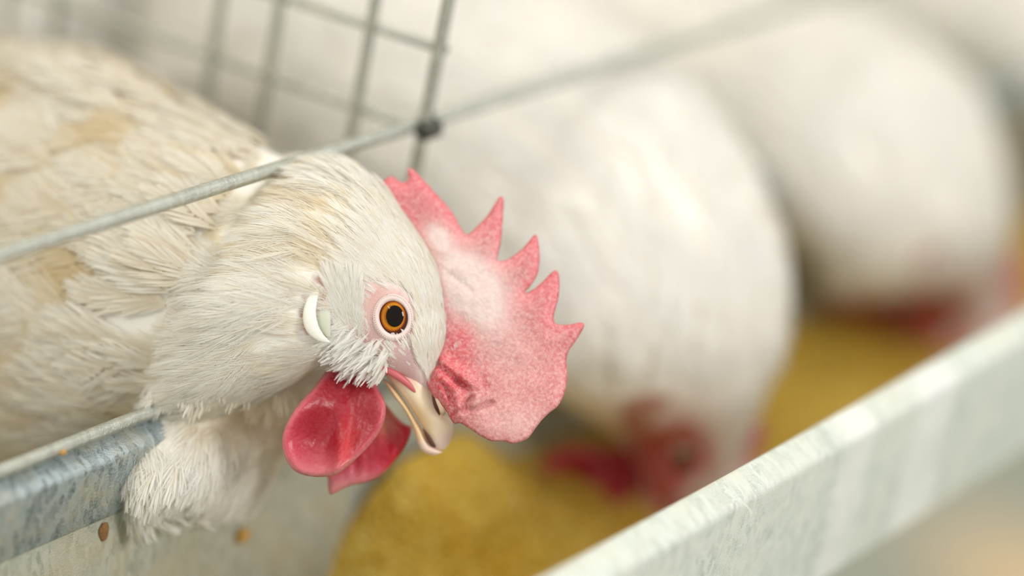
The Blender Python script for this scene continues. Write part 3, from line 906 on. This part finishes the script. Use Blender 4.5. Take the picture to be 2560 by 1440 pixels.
def paint_skin(V):
    px, py, w = proj(V)
    c = np.array([.89, .87, .81, 1.])[None].repeat(len(V), 0)
    pink = np.array(srgb(214, 178, 170)); rose = np.array(srgb(206, 150, 138)); thr = np.array(srgb(222, 170, 138))
    def over(q, m): c[:] = c * (1 - m[:, None]) + q[None] * m[:, None]
    over(np.array([.60, .46, .26, 1.]), .8 * blob(px, py, 610, 1055, 130, 70))  # warm shade under the throat, painted in as tan
    d = dist_line(px, py, FACE, True); ins = in_poly(px, py, FACE)
    over(pink, np.where(ins, np.clip(.35 + d / 25, 0, 1), .35 * np.exp(-d / 12)))
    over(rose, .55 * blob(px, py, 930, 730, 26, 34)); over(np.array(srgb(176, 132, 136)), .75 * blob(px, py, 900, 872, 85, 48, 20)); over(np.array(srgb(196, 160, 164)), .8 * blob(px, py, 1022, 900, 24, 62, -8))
    over(np.array(srgb(176, 128, 110)), .9 * in_poly(px, py, EARZONE))  # ear hollow darkened: its recess shade painted rose-brown
    return c


def socket(Vref, fc):
    """leave the eye socket open"""
    px, py, w = proj(Vref)
    hole = ((((px - EYE_PX + 2) / 40) ** 2 + ((py - EYE_PY) / 48) ** 2) < 1) & (w * 1000 < WE + 6)
    return [f for f in fc if not any(hole[i] for i in f)]


# ---- the nearest hen
B1 = (float(LB.C[5][0]), float(LB.C[5][1]), .490)
hen = root('hen', B1, 'white hen in sharp focus, head out under the front wire, pink comb and red wattles', 'hen', None)
V, fc = unify([(LH, 150, 64), (LB, 100, 64), (LC, 60, 48)], .0016, 5)
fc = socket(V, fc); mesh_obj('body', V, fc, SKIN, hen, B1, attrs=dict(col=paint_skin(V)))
add_head(hen, B1)
add_legs(hen, B1, LB.C[5], .500)


def lay(loft, count, t0, t1, Lf, Wf, K, bw, lift=(.12, .35), curl=.2, th=(0, 2 * np.pi), reject=None, ruf=None, sink=.0004, dens=None, dirn=None, scale=None, patch=0, **kw):
    """feathers scattered over a loft between t0 and t1, pointing from head to tail"""
    t, h = loft.sample(count, t0, t1, th[0], th[1], dens)
    p, d, n = loft.frame(t, h)
    if reject is not None:
        px, py, w = proj(p); k = ~reject(px, py, t, h); t, h, p, d, n = t[k], h[k], p[k], d[k], n[k]
    N = len(p)
    jit = rng.normal(0, .12, N)[:, None]; b = np.cross(n, d)
    if dirn is not None:
        d = d + dirn; d -= n * (d * n).sum(-1, keepdims=True)
    d = d + b * jit; d /= np.linalg.norm(d, axis=-1, keepdims=True)
    L = Lf(t) * rng.uniform(.8, 1.2, N); W = Wf(t) * rng.uniform(.8, 1.2, N)
    lf = rng.uniform(lift[0], lift[1], N)
    if ruf:
        r1 = ruffle(p, ruf[0]); kw['toff'] = patch * np.clip(-r1 + .05, 0, 1)  # shade of the hollows painted tan where the ruffle dips
        lf = lf + ruf[1] * np.clip(r1, -.5, .8)
    if scale is not None: lf = lf * scale(t, h)
    return plumes(p - n * sink, d, n, L, W, lf, np.full(N, curl) + lf * .3, K, bw, **kw)


ip = lambda xs, ys: (lambda t: np.interp(t, xs, ys))
bare = lambda px, py, t, h: EYEZONE(px, py) | in_poly(px, py, EARZONE) | (((px - 1085) / 30) ** 2 + ((py - 1000) / 40) ** 2 < 1) | ((h > math.pi * .45) & (h < math.pi * 1.55) & (py > 925) & (px > 930))
inface = lambda px, py: in_poly(px, py, FACE)
TUFTZ = [(806, 700), (838, 668), (900, 688), (905, 760), (900, 830), (872, 862), (828, 860), (815, 800)]
tuftz = lambda px, py: in_poly(px, py, TUFTZ)
# crown and cheeks: short silky feathers
f1 = lay(LH, 9500, .5, 7.4, ip([0, 2, 4, 7.4], [.0024, .0038, .0058, .0100]), ip([0, 4, 7], [.0006, .0008, .0012]), 13, .000065, (.03, .11), .12,
         reject=lambda px, py, t, h: bare(px, py, t, h) | (inface(px, py)) | tuftz(px, py), fuzz=.08, spread=.5, tintv=.3, sink=-.0007)
# face: sparse scale-like white feathers below and behind the eye
f2 = lay(LH, 3600, .6, 6.4, ip([0, 2, 4, 6], [.0018, .0030, .0046, .0050]), ip([0, 6], [.00035, .0006]), 9, .00011, (.10, .34), .12,
         reject=lambda px, py, t, h: bare(px, py, t, h) | ~inface(px, py) | tuftz(px, py) | ((py < 775) & (rng.uniform(0, 1, px.shape) < .45)) | ((px > 1000) & (rng.uniform(0, 1, px.shape) < .5)), fuzz=.1, spread=.5, tintv=.1, dirn=np.array(-UP * .25)[None])
# lower cheek fringe hanging over the wattle
f3 = lay(LH, 2300, 1.4, 6.4, ip([0, 3, 6], [.0045, .0072, .0095]), ip([0, 6], [.0006, .0010]), 9, .00014, (.08, .40), .1,
         reject=lambda px, py, t, h: ~in_poly(px, py, CR([(400, 500), (500, 560), (580, 640), (680, 740), (700, 800), (650, 830), (560, 840), (420, 830), (330, 760), (350, 600)])) | (np.sin(h) < .25), fuzz=.12, spread=.5, tipw=.5,
         dirn=np.array(-UP * .55 - RIGHT * .15)[None], tintv=.06, grad=.1)
# ear tuft: bristles falling over the ear from above
NT = 1100; q = rng.uniform(0, 1, (NT, 2)); tx = 830 + 68 * q[:, 0] + 10 * q[:, 1]; ty = 704 + 140 * q[:, 1] + 22 * q[:, 0]
near = LH.S(*[a.ravel() for a in np.meshgrid(np.linspace(2, 8, 240), np.linspace(.1, np.pi - .1, 120))]); na, nb_, nw = proj(near)
idx = np.array([np.argmin((na - a) ** 2 + (nb_ - b) ** 2) for a, b in zip(tx, ty)])
dn = (UP * .92)[None] + ((q[:, 0] - .55) * .55 - .22 + rng.normal(0, .12, NT))[:, None] * RIGHT[None]; dn /= np.linalg.norm(dn, axis=1, keepdims=True)
nn = np.broadcast_to(-FWD, (NT, 3)).copy(); nn -= dn * (nn * dn).sum(1, keepdims=True); nn /= np.linalg.norm(nn, axis=1, keepdims=True)
f4 = plumes(near[idx], dn, nn, rng.uniform(.0050, .0082, NT), np.full(NT, .0007), rng.uniform(.22, .55, NT), np.full(NT, .30), 9, .00008, spread=.5, tintv=.15, grad=.15)
# fringe of stiff white feathers at the lower edge of the cheek, falling over the wattle
NT = 300; u = rng.uniform(0, 1, NT); fr = smooth_line([(832, 868), (868, 892), (915, 905), (968, 918)], 60)
k = (u * 59).astype(int); tx = fr[k, 0] + rng.normal(0, 6, NT); ty = fr[k, 1] + rng.normal(-16, 26, NT)
idx = np.array([np.argmin((na - a) ** 2 + (nb_ - b) ** 2) for a, b in zip(tx, ty)])
an = np.radians(190 + 44 * u + rng.normal(0, 13, NT)); dn = np.cos(an)[:, None] * RIGHT + np.sin(an)[:, None] * UP
nn = np.broadcast_to(-FWD, (NT, 3))
f5 = plumes(near[idx], dn, nn, rng.uniform(.0038, .0068, NT) * (.8 + .4 * np.sin(np.pi * u)), np.full(NT, .0006), rng.uniform(.06, .34, NT), np.full(NT, .15), 10, .00009, spread=.6, tipw=.35, tintv=.03, grad=.1)
V, Q, T = join_plumes([f1, f2, f3, f4, f5]); mesh_obj('head_feathers', V, Q, FEATHER, hen, B1, smooth=False, attrs=dict(tint=T), kind='stuff')
# hackle: long pointed neck feathers, ruffled
calm = lambda t, h: .35 + .65 * (1 - np.clip(np.cos(h), 0, 1) ** 2)
g1 = lay(LH, 7000, 5.4, 12.5, ip([5, 7, 9, 12], [.009, .013, .018, .022]), ip([5, 7, 9, 12], [.0013, .0021, .0032, .0040]), 38, .00007, (.05, .20), .20,
         reject=lambda px, py, t, h: in_poly(px, py, EARZONE) | ((px > 830) & (py > 640) & (t < 6.4)), ruf=(.012, .42), fuzz=.11, spread=.42, tintv=.12, scale=calm, grad=.45, patch=1.5)
g2 = lay(LH, 700, 6.0, 10.5, ip([5, 7, 9, 12], [.010, .014, .019, .022]), ip([5, 12], [.0012, .0026]), 18, .00011, (.12, .34), .3,
         reject=lambda px, py, t, h: ((px > 800) & (py > 640)) | (np.cos(h) > .5), ruf=(.009, .3), fuzz=.2, spread=.5, tintv=.3)
V, Q, T = join_plumes([g1, g2]); mesh_obj('hackle_feathers', V, Q, FEATHER, hen, B1, smooth=False, attrs=dict(tint=T), kind='stuff')
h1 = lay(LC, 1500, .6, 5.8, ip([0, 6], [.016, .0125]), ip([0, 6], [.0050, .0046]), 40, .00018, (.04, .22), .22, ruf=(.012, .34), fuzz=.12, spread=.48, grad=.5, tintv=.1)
V, Q, T = h1; ax_, ay_, _ = proj(V); T = np.clip(T + .75 * blob(ax_, ay_, 610, 1050, 130, 75, 0), 0, 1); mesh_obj('breast_feathers', V, Q, FEATHER, hen, B1, smooth=False, attrs=dict(tint=T), kind='stuff')  # throat shade also painted into the upper bib tint
b1 = lay(LB, 3800, 1.35, 9.9, ip([0, 3, 10], [.019, .024, .034]), ip([0, 3, 10], [.0052, .0066, .0085]), 36, .00050, (.03, .12), .13, ruf=(.022, .26), fuzz=.05, spread=.46, grad=.4, tintv=.2, patch=1.6, dirn=np.array([[-.1, 1.1, 0]]), sink=-.0012, scale=lambda t, h: .25 + .75 * smoothstep(1.4, 3.2, t))
b2 = lay(LB, 520, 1.35, 2.6, ip([0, 3], [.022, .022]), ip([0, 3], [.0050, .0050]), 36, .00040, (.0, .05), .10, fuzz=.05, spread=.46, grad=.3, sink=-.0022, dirn=np.array([[-.3, 2.6, .2]]), reject=lambda px, py, t, h: np.cos(h) < .0)
V, Q, T = join_plumes([b1, b2]); mesh_obj('body_feathers', V, Q, BODYF, hen, B1, smooth=False, attrs=dict(tint=T), kind='stuff')


# ---- the hens further along the trough, heads down in the feed
def rigid(eye_to, ang_view, ang_head, ang_up=0):
    """move the nearest hen's head: turn in the view plane, roll about the beak axis, put the eye somewhere"""
    c = EYE_C
    ax = P(1090, 1135, .012) - P(840, 740, .014); ax /= np.linalg.norm(ax)
    R = Matrix.Rotation(math.radians(ang_view), 3, Vector(FWD)) @ Matrix.Rotation(math.radians(ang_head), 3, Vector(ax))
    R = np.array(R); T = np.eye(4); T[:3, :3] = R; T[:3, 3] = np.array(eye_to) - R @ c
    return T


def far_hen(name, label, T, neck, group, comb_size=1.0):
    hd = Loft(HEAD); rings = [(T[:3, :3] @ c + T[:3, 3], T[:3, :3] @ a, T[:3, :3] @ b) for c, a, b in hd.rings()]
    nk = Loft(neck).rings()
    lf = Loft(rings[:6] + nk)
    bi = 6 + int(len(nk) * .6); base = (float(lf.C[bi][0]), float(lf.C[bi][1]), .490)
    rt = root(name, base, label, 'hen', group)
    V, fc = unify([(lf, 130, 48)], .003, 4)
    Ti = np.linalg.inv(T); Vh = V @ Ti[:3, :3].T + Ti[:3, 3]
    qx, qy, _ = proj(Vh); fm = np.maximum(in_poly(qx, qy, FACE), .9 * np.exp(-dist_line(qx, qy, FACE, True) / 62))[:, None]
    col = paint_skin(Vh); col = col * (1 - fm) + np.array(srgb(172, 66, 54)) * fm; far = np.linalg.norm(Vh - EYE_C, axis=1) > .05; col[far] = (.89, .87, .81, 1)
    fc = socket(Vh, fc); mesh_obj('body', V, fc, SKIN, rt, base, attrs=dict(col=col))
    add_head(rt, base, T, comb_size); add_legs(rt, base, lf.C[bi], .500)
    n = lf.n - 1
    f = lay(lf, 900, 2.2, 6.5, ip([2, 7], [.005, .014]), ip([2, 7], [.0012, .003]), 12, .0003, (.03, .09), .15,
            reject=lambda px, py, t, h: (t < 4.6) & (np.cos(h) < .35))
    mesh_obj('head_feathers', *f[:2], FARF, rt, base, smooth=False, attrs=dict(tint=f[2]), kind='stuff')
    f = lay(lf, 2600, 6.0, n - .2, ip([5, 9, n], [.014, .022, .034]), ip([5, 9, n], [.003, .005, .009]), 16, .0007, (.02, .07), .12, tintv=.1, sink=-.001)
    mesh_obj('body_feathers', *f[:2], FARF, rt, base, smooth=False, attrs=dict(tint=f[2]), kind='stuff')
    return rt


T2 = rigid(P(1712, 1150, .142), 50, 14)
NECK2 = [(1925, 965, 1372, 985, (150, 128), 25), (1958, 835, 1330, 915, (152, 122), 30), (1960, 680, 1270, 835, (156, 124), 34), (1915, 510, 1180, 760, (162, 130), 38), (1830, 345, 1060, 680, (172, 145), 43),
         (1690, 190, 930, 610, (180, 158), 50), (1480, 40, 800, 560, (190, 175), 58), (1230, -100, 680, 500, (203, 196), 62), (1000, -180, 610, 400, (215, 205), 58), (820, -200, 500, 345, (226, 206), 48), (650, -190, 405, 300, (244, 222), 38), (530, -180, 365, 160, 262, 24), (440, -170, 375, 0, 276, 9)]
far_hen('hen', 'blurred white hen behind the pink comb, bowing its face into the yellow feed', T2, NECK2, None, .45)
T3 = rigid(P(2372, 770, .286), 50, 10)
NECK3 = [(2495, 705, 2085, 745, (300, 275), 22), (2514, 580, 2045, 668, (300, 262), 28), (2500, 435, 1985, 600, (302, 258), 33), (2445, 265, 1915, 530, (306, 260), 38), (2300, 120, 1840, 450, (314, 270), 43),
         (2100, 25, 1740, 420, (325, 292), 48), (1870, -40, 1590, 420, (340, 322), 52), (1620, -110, 1350, 380, 358, 54), (1350, -180, 1100, 250, 374, 50), (1100, -210, 950, 100, 388, 34), (920, -190, 840, -20, 398, 14)]
h3 = far_hen('hen', 'farther blurred white hen feeding, its back arching below the upper right corner', T3, NECK3, None, .8)
h4 = copy_tree(h3); h4.location.x += .205
h4['label'] = 'farthest hen, a shaded sliver in the upper right corner beyond the other feeding hens'

# ---- a hen standing deep in the cage, upper left
T5 = rigid(P(200, -270, .30), -35, 10)
NECK5 = [(300, -300, 10, -130, 300, 20), (330, -230, -40, -60, 300, 26), (352, -100, -90, -20, 300, 32), (368, 40, -160, 60, 302, 38), (365, 200, -260, 160, 310, 46), (300, 360, -380, 240, 325, 52),
         (120, 520, -520, 260, 345, 54), (-150, 560, -650, 200, 365, 48), (-400, 480, -740, 160, 385, 34), (-600, 380, -780, 200, 400, 14)]
far_hen('hen', 'white hen standing deep in the cage behind the nearest hen, at the top left', T5, NECK5, None)

# a stray curl of white down lying on the outer rim
a = on_plane(1858, 1258, 2, .6572); b = on_plane(1878, 1290, 2, .6562); mid = (a + b) / 2 + RIGHT * .0007
V, fc = tube(smooth_line([a, mid, b], 12), np.linspace(.00016, .00007, 12), 6)
tag(mesh_obj('down_fibre', V, fc, EARLOBE, None, tuple(mid)), 'tiny curved white down fibre lying on the pale outer rim', 'feather')
